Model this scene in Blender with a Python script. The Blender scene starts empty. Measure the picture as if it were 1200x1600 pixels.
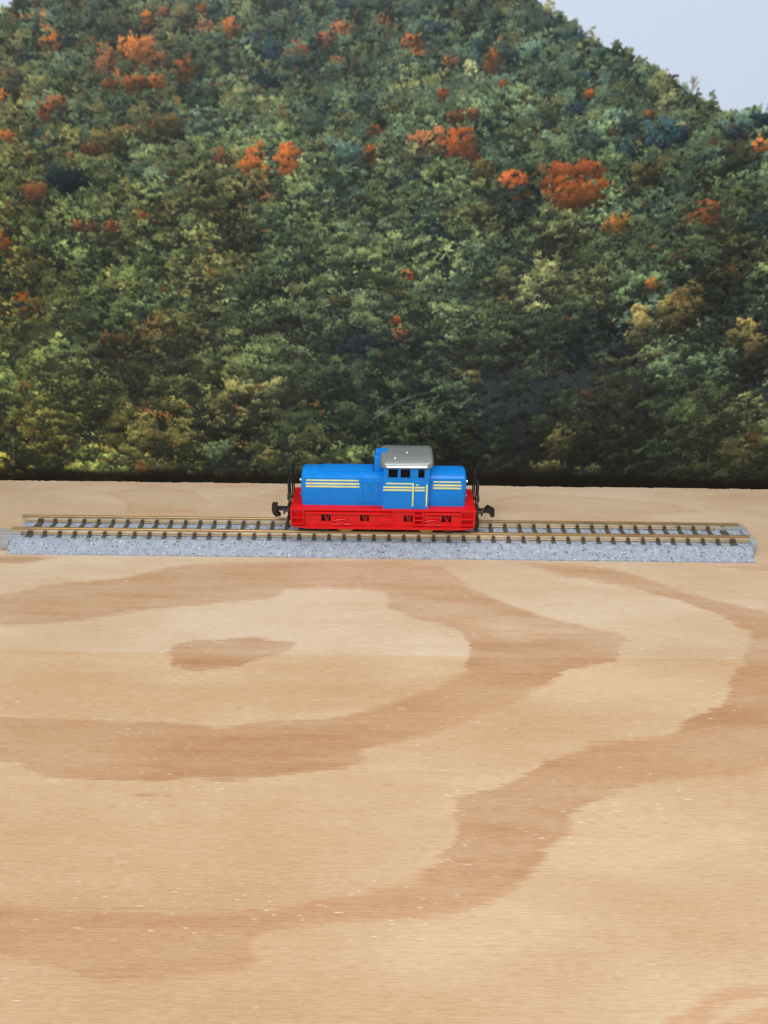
import bpy, bmesh, math
import numpy as np
from mathutils import Vector, Matrix

# All sizes below are written in millimetres of the real model and scaled to metres as meshes are made.
MM = 0.001
scene = bpy.context.scene

# ---------------------------------------------------------------- camera
F = 1200.0                                  # focal length in picture cells of a 1200 wide frame
PITCH, ROLL = math.radians(26.5), math.radians(0.68)
CAM = np.array([0.0, -233.0, 127.3])
PRINT_Y = 47.0
fw = Vector((0, math.cos(PITCH), -math.sin(PITCH))); up = Vector((0, math.sin(PITCH), math.cos(PITCH))); rt = Vector((1, 0, 0))
cx_ = rt * math.cos(ROLL) + up * math.sin(ROLL); cy_ = -rt * math.sin(ROLL) + up * math.cos(ROLL)
cam_data = bpy.data.cameras.new('camera'); cam = bpy.data.objects.new('camera', cam_data)
scene.collection.objects.link(cam); scene.camera = cam
cam.matrix_world = Matrix(((cx_.x, cy_.x, -fw.x, CAM[0] * MM), (cx_.y, cy_.y, -fw.y, CAM[1] * MM), (cx_.z, cy_.z, -fw.z, CAM[2] * MM), (0, 0, 0, 1)))
cam_data.sensor_fit = 'HORIZONTAL'; cam_data.sensor_width = 36; cam_data.lens = 36 * F / 1200
cam_data.clip_start = 0.005; cam_data.clip_end = 20

# ---------------------------------------------------------------- light: a room lit by a broad window and pale walls
world = bpy.data.worlds.new('World'); scene.world = world; world.use_nodes = True
bg = world.node_tree.nodes['Background']; bg.inputs[0].default_value = (0.93, 0.96, 1.0, 1); bg.inputs[1].default_value = 0.36
def area_lamp(name, loc, target, sx, sy, power, col):
    l = bpy.data.lights.new(name, 'AREA'); l.shape = 'RECTANGLE'; l.size = sx; l.size_y = sy; l.energy = power; l.color = col
    o = bpy.data.objects.new(name, l); scene.collection.objects.link(o); o.location = loc
    o.rotation_euler = (Vector(target) - Vector(loc)).to_track_quat('-Z', 'Y').to_euler()
    return o
area_lamp('window_light', (-0.22, -0.78, 0.72), (0, 0, 0.02), 0.60, 0.42, 10.0, (1.0, 0.99, 0.97))
area_lamp('ceiling_light', (0.12, 0.0, 0.50), (0, -0.02, 0), 0.30, 0.22, 1.35, (1.0, 0.975, 0.94))
scene.view_settings.view_transform = 'Standard'; scene.view_settings.look = 'None'
scene.view_settings.exposure = 0.0; scene.view_settings.gamma = 1.0

# ---------------------------------------------------------------- where a sight line meets the print and the board
def ray(px, py):
    x = px - 600.0; y = -(py - 800.0)
    c, s = math.cos(ROLL), math.sin(ROLL)
    x, y = x * c - y * s, x * s + y * c
    return np.array([x, y * math.sin(PITCH) + F * math.cos(PITCH), y * math.cos(PITCH) - F * math.sin(PITCH)])
def on_print(px, py):
    d = ray(px, py); p = CAM + d * ((PRINT_Y - CAM[1]) / d[1]); return float(p[0]), float(p[2])
def on_board(px, py):
    d = ray(px, py); p = CAM + d * (-CAM[2] / d[2]); return float(p[0]), float(p[1])

# ---------------------------------------------------------------- the printed forest picture
PRINT_X0, PRINT_X1, PRINT_Z1 = -260.0, 260.0, 235.0      # mm on the print's own plane
PPM = 4.6                                                # picture cells per millimetre of print

def smooth_noise(rs, h, w, cell):
    gh, gw = int(h / cell) + 3, int(w / cell) + 3
    g = rs.rand(gh, gw)
    y = np.arange(h) / cell; x = np.arange(w) / cell
    yi = y.astype(int); xi = x.astype(int)
    fy = y - yi; fx = x - xi
    fy = (fy * fy * (3 - 2 * fy))[:, None]; fx = (fx * fx * (3 - 2 * fx))[None, :]
    a = g[yi][:, xi]; b = g[yi][:, xi + 1]; c = g[yi + 1][:, xi]; d = g[yi + 1][:, xi + 1]
    return (a * (1 - fx) + b * fx) * (1 - fy) + (c * (1 - fx) + d * fx) * fy

def blur(img, k):
    for ax in (0, 1):
        acc = img * k[0]
        for i, wgt in enumerate(k[1:], 1):
            acc = acc + wgt * (np.roll(img, i, ax) + np.roll(img, -i, ax))
        img = acc
    return img

def paint_forest():
    rs = np.random.RandomState(11)
    W = int((PRINT_X1 - PRINT_X0) * PPM); H = int(PRINT_Z1 * PPM)
    # skyline of the mountain on the print, in mm (X, Z)
    ridge = [on_print(*p) for p in ((0, 24), (22, 0))]
    ridge = [(-260, 60), (-190, 118), (-150, 138)] + ridge + [(-100, 176), (-60, 190), (-20, 195), (15, 184), (38, 170)]
    ridge += [on_print(*p) for p in ((835, 0), (850, 12), (878, 20), (892, 40), (915, 48), (932, 62), (960, 72), (985, 86), (996, 100),
                                     (1020, 108), (1042, 118), (1062, 126), (1085, 146), (1112, 158), (1135, 172), (1165, 173), (1200, 176))]
    ridge += [(150, 118), (180, 121), (220, 117), (262, 112)]
    ridge = np.array(ridge)
    def sky_z(x): return np.interp(x, ridge[:, 0], ridge[:, 1])
    img = np.zeros((H, W, 3), np.float32)
    zz = (H - 1 - np.arange(H))[:, None] / PPM * np.ones((1, W)); xx = PRINT_X0 + np.arange(W)[None, :] / PPM * np.ones((H, 1))
    low = smooth_noise(rs, H, W, 60); low2 = smooth_noise(rs, H, W, 25); holes = smooth_noise(rs, H, W, 75)
    sky = np.stack([0.72 + 0.07 * (1 - zz / 200), 0.785 + 0.05 * (1 - zz / 200), 0.875 + 0.01 * (1 - zz / 200)], -1)
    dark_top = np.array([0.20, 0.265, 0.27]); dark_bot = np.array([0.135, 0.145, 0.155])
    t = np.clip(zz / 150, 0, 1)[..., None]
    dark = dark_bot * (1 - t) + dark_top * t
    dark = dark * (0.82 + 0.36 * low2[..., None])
    land = zz < sky_z(xx) - 1.2
    img[:] = np.where(land[..., None], dark, sky)
    # ---- the trees -------------------------------------------------------------
    trees = []      # x, z(base order), rx, rz, colour, density, kind
    G = {'blue': (.245, .32, .28), 'green': (.28, .345, .245), 'leaf': (.33, .375, .25), 'olive': (.375, .36, .22), 'moss': (.30, .33, .21),
         'yellow': (.49, .43, .24), 'tan': (.46, .43, .31), 'brown': (.37, .335, .215), 'orange': (.66, .40, .19), 'rust': (.52, .345, .21),
         'red': (.60, .335, .17), 'pale': (.36, .42, .33), 'gold': (.68, .49, .22), 'pine': (.15, .215, .215)}
    z = 200.0
    def radius(z):
        return float(np.interp(z, [0, 25, 60, 90, 112, 128, 150, 200], [17, 16.5, 14, 10, 5.8, 4.3, 3.2, 2.8]))
    while z > -6:
        r = radius(z)
        x = PRINT_X0 + rs.rand() * r
        while x < PRINT_X1:
            cx, cz = x + rs.randn() * r * .25, z + rs.randn() * r * .3
            near_mid = 1.0
            rr = r * (0.62 + 0.7 * rs.rand())
            if z > 95 and -60 < cx < 45 and z < 132: rr *= 1.35           # the nearer shoulder of wood in the middle
            top = cz + rr
            if top < sky_z(cx) + rr * .25:
                left = np.clip((-20 - cx) / 110, 0, 1); up = np.clip((cz - 70) / 80, 0, 1); lowl = np.clip((45 - cz) / 40, 0, 1)
                pr = {'blue': .15 + .55 * up * (1 - left), 'green': .5, 'leaf': .38 * (1 - .5 * up), 'olive': .16 + .5 * left, 'moss': .28,
                      'yellow': .004 + .04 * left * up + .04 * up, 'brown': .02 + .14 * left + .05 * lowl * left, 'tan': .004 + .01 * lowl + .02 * up,
                      'orange': .001 + .035 * up * (.25 + left), 'rust': .003 + .06 * left * up + .035 * up, 'pale': .10 * (1 - up), 'pine': .06 * up + .03, 'red': .001}
                ks = list(pr); p = np.array([pr[k] for k in ks]); k = ks[rs.choice(len(ks), p=p / p.sum())]
                gap = 0.10 + .30 * np.clip((70 - cz) / 60, 0, 1) * (0.55 + .9 * np.clip(cx / 120 + .3, 0, 1))
                if k in ('orange', 'rust', 'red', 'yellow', 'tan') and cz < 128: rr *= .5
                hole = holes[int(np.clip(H - 1 - cz * PPM, 0, H - 1)), int(np.clip((cx - PRINT_X0) * PPM, 0, W - 1))]
                thin = not (rs.rand() > gap * .8 and hole < 1.0 - .70 * np.clip((98 - cz) / 55, 0, 1) * (.55 + .45 * np.clip(cx / 90 + .2, 0, 1)))
                if not (thin and rs.rand() < .45): trees.append((cx, cz, rr, rr * (.9 + .35 * rs.rand()), G[k], 1.0, k + ('~' if thin else '')))
            x += r * (1.05 + .35 * rs.rand())
        z -= r * .52
    feats = [(218, 72, 27, 26, 'orange'), (243, 92, 16, 14, 'rust'), (290, 107, 18, 15, 'orange'), (361, 42, 12, 15, 'orange'), (395, 258, 19, 30, 'orange'),
             (448, 248, 17, 32, 'orange'), (346, 243, 14, 14, 'rust'), (407, 275, 10, 14, 'gold'), (668, 222, 25, 28, 'rust'), (716, 222, 22, 32, 'red'),
             (712, 183, 18, 9, 'rust'), (757, 268, 15, 30, 'yellow'), (740, 290, 13, 12, 'tan'), (806, 282, 17, 22, 'red'), (893, 276, 44, 28, 'red'), (893, 300, 42, 24, 'orange'),
             (975, 290, 17, 16, 'yellow'), (1012, 268, 22, 18, 'yellow'), (962, 348, 20, 13, 'gold'), (1105, 333, 20, 27, 'rust'), (1188, 228, 16, 10, 'orange'),
             (583, 203, 14, 8, 'red'), (578, 238, 8, 14, 'red'), (765, 93, 12, 18, 'orange'), (785, 131, 5, 9, 'red'), (645, 63, 14, 14, 'orange'), (692, 145, 8, 8, 'red'),
             (505, 62, 14, 14, 'rust'), (255, 18, 9, 8, 'rust'), (230, 28, 12, 10, 'orange'), (288, 24, 18, 18, 'yellow'), (314, 12, 8, 10, 'orange'),
             (210, 128, 20, 10, 'orange'), (245, 127, 12, 12, 'orange'), (172, 130, 10, 9, 'orange'), (68, 172, 10, 14, 'red'), (88, 160, 16, 10, 'rust'), (177, 209, 7, 7, 'red'),
             (52, 298, 22, 14, 'rust'), (148, 232, 22, 8, 'rust'), (130, 350, 18, 10, 'rust'), (172, 352, 13, 8, 'orange'), (214, 340, 13, 12, 'red'), (6, 378, 10, 18, 'red'),
             (14, 210, 12, 10, 'orange'), (920, 147, 7, 7, 'red'), (821, 146, 7, 7, 'red'), (1016, 177, 6, 6, 'orange'), (1070, 205, 8, 9, 'rust'), (705, 95, 10, 10, 'rust'), (740, 178, 9, 10, 'rust'),
             (1018, 443, 13, 8, 'gold'), (1068, 480, 25, 34, 'yellow'), (1000, 500, 18, 34, 'yellow'), (1035, 520, 45, 20, 'olive'), (1160, 515, 20, 22, 'yellow'), (1180, 540, 14, 22, 'yellow'),
             (960, 565, 26, 7, 'olive'), (1010, 555, 20, 6, 'olive'), (1045, 480, 12, 28, 'yellow'), (878, 690, 20, 34, 'olive'), (860, 730, 26, 8, 'olive'), (925, 735, 20, 9, 'moss'),
             (240, 690, 22, 20, 'brown'), (292, 695, 22, 20, 'olive'), (340, 705, 20, 20, 'pale'), (425, 715, 16, 18, 'olive'), (230, 640, 22, 18, 'brown'), (75, 690, 40, 20, 'brown'),
             (640, 430, 9, 8, 'red'), (618, 500, 9, 6, 'red'), (625, 520, 9, 12, 'rust'), (622, 462, 18, 9, 'brown'), (430, 605, 20, 16, 'olive'), (535, 470, 16, 10, 'brown'),
             (60, 250, 34, 26, 'moss'), (100, 275, 28, 20, 'pine'), (560, 300, 40, 45, 'blue'), (470, 330, 34, 40, 'leaf'), (640, 300, 45, 48, 'green'), (540, 240, 24, 28, 'blue'),
             (1045, 210, 26, 26, 'pine'), (1155, 195, 30, 20, 'blue'), (1180, 185, 26, 12, 'pine'), (310, 150, 26, 26, 'green'), (165, 215, 26, 18, 'yellow'),
             (250, 200, 30, 26, 'olive'), (225, 225, 40, 34, 'olive'), (30, 130, 36, 26, 'brown'), (130, 620, 50, 40, 'olive'), (110, 560, 44, 28, 'leaf'),
             (550, 500, 46, 44, 'pale'), (720, 520, 50, 44, 'leaf'), (860, 520, 40, 40, 'green'), (500, 600, 46, 36, 'green'), (690, 600, 50, 30, 'olive'), (700, 660, 46, 30, 'green')]
    for (px, py, w, h, k) in feats:
        X, Z = on_print(px, py); X2, _ = on_print(px + w, py); _, Z2 = on_print(px, py - h)
        trees.append((X, Z - (Z2 - Z) * .2, (X2 - X) * 1.05, (Z2 - Z) * 1.05, G[k], 1.5, k + '!'))
    trees.sort(key=lambda q: -(q[1] - q[3] * .55 - (6 + 1.2 * radius(q[1]) if q[6][-1] == '!' and (q[2] < 7 or q[6] in ('yellow!', 'orange!', 'red!')) else 0)))
    L = np.array([-.42, .72, .55]); L /= np.linalg.norm(L)
    DX, DZ, DR, DC, DA = [], [], [], [], []
    for (cx, cz, rx, rz, col, dens, kind) in trees:
        rm = (rx + rz) / 2; big = np.clip((rm - 3.0) / 8, 0, 1)
        col = np.array(col) * (.88 + .24 * rs.rand()) + rs.randn() * .006 * np.array([1, .2, -.6])
        if kind.rstrip('!~') not in ('orange', 'red', 'rust', 'gold', 'pine'):
            w_ = .45 if kind[-1] != '!' else .2
            mean = np.array([.30, .36, .25]) + np.array([.045, .005, -.03]) * np.clip((-20 - cx) / 110, 0, 1); mean = mean * (col.sum() / mean.sum()) ** .6
            col = col * (1 - w_) + mean * w_
        vivid = kind.rstrip('!~') in ('orange', 'red', 'rust', 'gold')
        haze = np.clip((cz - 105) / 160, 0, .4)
        nc = int(16 + 96 * big)
        th = rs.rand(nc) * 6.283; q = np.sqrt(rs.rand(nc)) * (1.0 + .16 * rs.randn(nc))
        u, v = q * np.cos(th), q * np.sin(th)
        w = np.sqrt(np.clip(1 - u * u - v * v, 0, 1))
        # the shaded inside of the crown: dark ragged leaves behind the lit sprays
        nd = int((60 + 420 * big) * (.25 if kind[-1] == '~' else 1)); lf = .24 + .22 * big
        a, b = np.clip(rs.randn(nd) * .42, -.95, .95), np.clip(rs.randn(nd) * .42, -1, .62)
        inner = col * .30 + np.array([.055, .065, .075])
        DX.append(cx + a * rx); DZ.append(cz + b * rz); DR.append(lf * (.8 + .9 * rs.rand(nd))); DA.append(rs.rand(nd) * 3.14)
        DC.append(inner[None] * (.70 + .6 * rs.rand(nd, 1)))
        order = np.argsort(-v + .35 * w + .15 * rs.rand(nc)); u, v, w = u[order], v[order], w[order]
        tree_tone = (.70 + .40 * rs.rand()) * (.62 if kind[-1] == '~' else 1) * (.78 + .42 * low2[int(np.clip(H - 1 - cz * PPM, 0, H - 1)), int(np.clip((cx - PRINT_X0) * PPM, 0, W - 1))])
        for j in range(nc):
            if rs.rand() < (.74 if kind[-1] == '~' else .14 + .16 * big): continue
            cr = rm * (.27 - .14 * big) * (.6 + .8 * rs.rand())
            el = 1.05 + .55 * big * rs.rand()
            leaf = .20 + .10 * big
            nk = 3 + int(6 * rs.rand())                                   # twigs of leaves in one spray
            ku, kv = rs.randn(nk) * .62, rs.randn(nk) * .5
            per = max(3, int(dens * 1.1 * (cr * cr * el) / (leaf * leaf) / nk * .75))
            kk = np.repeat(np.arange(nk), per); nd = len(kk)
            a = ku[kk] + rs.randn(nd) * .26; b = kv[kk] + rs.randn(nd) * .22
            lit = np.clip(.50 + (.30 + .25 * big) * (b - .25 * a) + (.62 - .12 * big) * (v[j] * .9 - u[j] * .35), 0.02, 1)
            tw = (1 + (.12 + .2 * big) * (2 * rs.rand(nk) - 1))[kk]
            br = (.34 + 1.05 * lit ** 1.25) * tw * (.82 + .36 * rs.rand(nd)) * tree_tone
            if rs.rand() < .22 * big: br = br * .62
            br = br + (rs.rand(nd) < .04) * .28 * lit
            if vivid: br = .34 + .62 * br
            c = col[None, :] * br[:, None]
            c = c * (1 + np.stack([.16 * (lit - .5), .06 * (lit - .5), -.06 * (lit - .5)], -1)) + np.array([.0, .004, .018])
            if not vivid and rs.rand() < .016 + .018 * (cx < -30):
                c = c * .45 + np.array([.40, .24, .14])[None] * (.45 + .45 * rs.rand()) * br[:, None] ** .5
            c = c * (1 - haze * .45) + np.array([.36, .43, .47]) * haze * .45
            sag = .25 * el * cr * (a * a) * big
            DX.append(cx + u[j] * rx + a * cr * el); DZ.append(cz + v[j] * rz + b * cr * (1 - .12 * big) - sag)
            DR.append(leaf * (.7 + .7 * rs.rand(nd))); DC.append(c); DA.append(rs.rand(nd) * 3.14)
    DX = np.concatenate(DX); DZ = np.concatenate(DZ); DR = np.concatenate(DR); DC = np.concatenate(DC).astype(np.float32); DA = np.concatenate(DA)
    px = (DX - PRINT_X0) * PPM; py = H - 1 - DZ * PPM; pr = np.maximum(DR * PPM, .75)
    ca, sa = np.cos(DA), np.sin(DA)
    # stamp small leaf-shaped dabs, later ones over earlier ones (slices keep the far-to-near order)
    flat = img.reshape(-1, 3)
    K = [(i, j) for i in range(-2, 3) for j in range(-2, 3)]
    N = len(px); step = 60000
    for s in range(0, N, step):
        e = min(N, s + step); sl = slice(s, e)
        bx = np.round(px[sl]).astype(int); by = np.round(py[sl]).astype(int)
        idx = []; src = []
        for (i, j) in K:
            X = bx + i; Y = by + j
            dx = X - px[sl]; dy = Y - py[sl]
            p = (dx * ca[sl] + dy * sa[sl]) / (pr[sl] * 1.25); q = (-dx * sa[sl] + dy * ca[sl]) / (pr[sl] * .85)
            ok = (p * p + q * q < 1) & (X >= 0) & (X < W) & (Y >= 0) & (Y < H)
            o = np.nonzero(ok)[0]
            idx.append(Y[o] * W + X[o]); src.append(o)
        idx = np.concatenate(idx); src = np.concatenate(src)
        od = np.argsort(src, kind='stable'); flat[idx[od]] = DC[s + src[od]]
    img = flat.reshape(H, W, 3)
    # thin pale trunks and a bare tree on the skyline, the white crease in the middle
    def line(p0, p1, wd, c, al):
        (x0, z0), (x1, z1) = on_print(*p0), on_print(*p1)
        n = int(max(abs(x1 - x0), abs(z1 - z0)) * PPM * 2) + 2
        for t in np.linspace(0, 1, n):
            X = (x0 + (x1 - x0) * t - PRINT_X0) * PPM; Y = H - 1 - (z0 + (z1 - z0) * t) * PPM
            r = wd * PPM / 2
            for yy in range(int(Y - r - 1), int(Y + r + 2)):
                for x_ in range(int(X - r - 1), int(X + r + 2)):
                    if 0 <= yy < H and 0 <= x_ < W:
                        k = np.clip(r + .5 - math.hypot(x_ - X, yy - Y), 0, 1) * al
                        img[yy, x_] = img[yy, x_] * (1 - k) + np.array(c) * k
    for (x, y0, y1) in ((589, 628, 664), (589, 680, 700), (670, 668, 682), (298, 412, 428), (852, 560, 590), (1022, 455, 470), (20, 690, 720), (424, 560, 575), (1092, 600, 618), (515, 690, 702), (722, 470, 490)):
        line((x, y0), (x + 1, y1), .35, (.42, .40, .40), .45)
    for (p0, p1) in (((1080, 150), (1084, 122)), ((1084, 135), (1078, 126)), ((1083, 140), (1091, 128)), ((1084, 131), (1088, 121)), ((1082, 128), (1081, 120))):
        line(p0, p1, .3, (.42, .38, .36), .8)
    crease = [(582, 656), (592, 648), (604, 641), (613, 635), (620, 629), (629, 625), (637, 622), (645, 619), (658, 616), (676, 612)]
    for a, b in zip(crease, crease[1:]): line(a, b, .34, (.55, .60, .64), .6 if b[0] < 645 else .2)
    crease = [(618, 636), (626, 629), (640, 622)]
    for a, b in zip(crease, crease[1:]): line(a, b, .25, (.55, .6, .66), .6)
    # a distant dark ridge right of the mountain, printed softness, broad tone
    img = blur(img, [.46, .24, .03])
    img *= np.where(land[..., None], .88 + .24 * low[..., None], 1)
    glare_veil = np.clip(1 - np.hypot((xx - 5) / 120, (zz - 42) / 45), 0, 1)[..., None] * .10  # grey glare of the glossy sheet, painted into the picture
    img = img * (1 - glare_veil) + np.array([.42, .43, .46]) * glare_veil
    foot = np.clip((6.0 - zz) / 4, 0, 1)[..., None]                     # near-black strip at the contact, out of the glare, painted in
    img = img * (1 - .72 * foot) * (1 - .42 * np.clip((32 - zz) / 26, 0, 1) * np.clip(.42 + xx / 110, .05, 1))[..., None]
    grey = img.mean(-1, keepdims=True); img = grey + (img - grey) * 1.02
    grade = np.clip(img, 0, 1) ** 1.16 * (.97 - .09 * np.clip((zz - 60) / 80, 0, 1)[..., None])
    warm = np.clip((-10 - xx) / 130, 0, 1) * np.clip((150 - zz) / 70, 0, 1) + .5 * np.clip((60 - zz) / 50, 0, 1)
    grade = grade * (1 + warm[..., None] * np.array([.02, .01, -.16]))
    img = np.where(land[..., None], grade * np.array([1.03, 1.04, 1.08]) + np.array([.032, .040, .046]) * (1 - foot), img)  # lifted blacks are painted glare as well, left off at the foot
    img += (rs.rand(H, W, 1) - .5) * .022
    return np.clip(img, 0.02, 1).astype(np.float32)
# ---------------------------------------------------------------- helpers
def srgb(r, g, b):
    f = lambda v: (v / 255 / 12.92) if v / 255 <= .04045 else ((v / 255 + .055) / 1.055) ** 2.4
    return (f(r), f(g), f(b), 1)

class Mat:
    def __init__(self, name):
        self.m = bpy.data.materials.new(name); self.m.use_nodes = True
        self.nt = self.m.node_tree; self.b = self.nt.nodes['Principled BSDF']; self.out = self.nt.nodes['Material Output']
    def n(self, kind, **kw):
        o = self.nt.nodes.new(kind)
        for k, v in kw.items(): setattr(o, k, v)
        return o
    def l(self, a, b): self.nt.links.new(a, b)
    def coords(self, scale):
        t = self.n('ShaderNodeTexCoord'); m = self.n('ShaderNodeMapping'); m.inputs['Scale'].default_value = scale
        self.l(t.outputs['Object'], m.inputs[0]); return m.outputs[0]
    def noise(self, scale, detail=3, rough=.5, dist=0.0):
        t = self.n('ShaderNodeTexNoise'); t.inputs['Scale'].default_value = 1; t.inputs['Detail'].default_value = detail
        t.inputs['Roughness'].default_value = rough; t.inputs['Distortion'].default_value = dist
        self.l(self.coords(scale), t.inputs['Vector']); return t.outputs['Fac']
    def ramp(self, src, stops):
        r = self.n('ShaderNodeValToRGB'); e = r.color_ramp.elements
        while len(e) < len(stops): e.new(.5)
        for i, (p, c) in enumerate(stops):
            e[i].position = p; e[i].color = c if len(c) == 4 else (*c, 1)
        self.l(src, r.inputs[0]); return r.outputs[0]
    def mix(self, f, a, b, mode='MIX'):
        m = self.n('ShaderNodeMix', data_type='RGBA', blend_type=mode)
        for s, i in ((f, 0), (a, 6), (b, 7)):
            if isinstance(s, (int, float)): m.inputs[i].default_value = s
            elif isinstance(s, tuple): m.inputs[i].default_value = s
            else: self.l(s, m.inputs[i])
        return m.outputs[2]
    def math(self, op, a, b=0.0, c=0.0):
        m = self.n('ShaderNodeMath', operation=op)
        for i, s in enumerate((a, b, c)):
            if isinstance(s, (int, float)): m.inputs[i].default_value = s
            else: self.l(s, m.inputs[i])
        return m.outputs[0]
    def bump(self, h, strength, dist):
        b = self.n('ShaderNodeBump'); b.inputs['Strength'].default_value = strength; b.inputs['Distance'].default_value = dist
        self.l(h, b.inputs['Height']); self.l(b.outputs[0], self.b.inputs['Normal'])
G1 = (.0, .0, .0, 1); W1 = (1, 1, 1, 1)

def plastic(name, col, rough=.4, var=.10, spec=.5, metal=0.0, dust=.05):
    M = Mat(name); c = srgb(*col)
    v = M.noise((260, 260, 260), 4, .6)
    dark = tuple(x * (1 - var) for x in c[:3]) + (1,); light = tuple(min(1, x * (1 + var)) for x in c[:3]) + (1,)
    base = M.ramp(v, [(.3, dark), (.7, light)])
    d = M.noise((3100, 3100, 3100), 2, .7)
    sp = M.ramp(d, [(.66, G1), (.74, W1)])
    base = M.mix(M.math('MULTIPLY', sp, dust * 3), base, (.55, .53, .5, 1))
    M.l(base, M.b.inputs['Base Color'])
    M.b.inputs['Metallic'].default_value = metal; M.b.inputs['Specular IOR Level'].default_value = spec
    rr = M.math('ADD', M.math('MULTIPLY', v, .2), rough - .1); M.l(rr, M.b.inputs['Roughness'])
    M.bump(M.noise((500, 500, 500), 3, .6), .05, .0002)
    return M.m
BLUE = plastic('blue_plastic', (0, 121, 207), .34, spec=.35)
RED = plastic('red_plastic', (206, 12, 20), .40, spec=.4)
YELLOW = plastic('yellow_paint', (222, 223, 140), .5, dust=.02)
SILVER = plastic('grey_roof_paint', (130, 137, 137), .36, var=.04, spec=.6, metal=.35, dust=.0)
BLACK = plastic('black_plastic', (24, 23, 24), .42)
GREY = plastic('grey_joiner_plastic', (150, 154, 158), .5)
SLEEPER = plastic('dark_brown_plastic', (76, 66, 56), .5)
GLASS = plastic('dark_window_glass', (5, 6, 9), .3, var=.0, dust=0, spec=.15)
BRASS = plastic('brass_wheel', (170, 140, 90), .3, metal=.9)
WHITE = plastic('bright_metal_pin', (235, 238, 240), .25, metal=.4)

def rail_material():
    M = Mat('nickel_rail')
    g = M.n('ShaderNodeNewGeometry'); s = M.n('ShaderNodeSeparateXYZ'); M.l(g.outputs['Normal'], s.inputs[0])
    v = M.noise((90, 700, 700), 4, .6)
    tc = M.n('ShaderNodeTexCoord'); sz = M.n('ShaderNodeSeparateXYZ'); M.l(tc.outputs['Object'], sz.inputs[0])
    hgt = M.ramp(M.math('MULTIPLY', sz.outputs['Z'], 100), [(.535, G1), (.545, W1)])      # reflections on the nickel painted in: brownish head, paler web
    side = M.ramp(v, [(.3, srgb(214, 206, 180)), (.7, srgb(238, 230, 205))])
    top = M.ramp(v, [(.3, srgb(150, 122, 86)), (.7, srgb(184, 152, 108))])
    M.l(M.mix(M.ramp(M.math('ADD', s.outputs['Z'], hgt), [(.45, G1), (.7, W1)]), side, top), M.b.inputs['Base Color'])
    M.b.inputs['Metallic'].default_value = .55
    M.l(M.math('ADD', M.math('MULTIPLY', v, .25), .22), M.b.inputs['Roughness'])
    return M.m
RAIL = rail_material()

def ballast_material():
    M = Mat('speckled_grey_roadbed')
    v = M.noise((500, 500, 500), 4, .65)
    base = M.ramp(v, [(.3, srgb(128, 137, 151)), (.7, srgb(158, 167, 180))])
    d = M.noise((1250, 1250, 1650), 3, .62); base = M.mix(M.ramp(d, [(.595, G1), (.65, W1)]), base, srgb(72, 78, 92))
    d = M.noise((980, 980, 1400), 3, .62); base = M.mix(M.ramp(d, [(.33, W1), (.39, G1)]), base, srgb(62, 68, 82))
    m = M.n('ShaderNodeTexNoise'); m.inputs['Scale'].default_value = 1; m.inputs['Detail'].default_value = 2
    mp = M.coords((1050, 1050, 1050)); M.nt.nodes[-1]; M.l(mp, m.inputs['Vector'])
    base = M.mix(M.ramp(m.outputs['Fac'], [(.68, G1), (.73, W1)]), base, srgb(205, 211, 220))
    M.l(base, M.b.inputs['Base Color']); M.b.inputs['Roughness'].default_value = .55
    M.bump(M.noise((1400, 1400, 1400), 3, .7), .5, .0003)
    return M.m
BALLAST = ballast_material()

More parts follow.
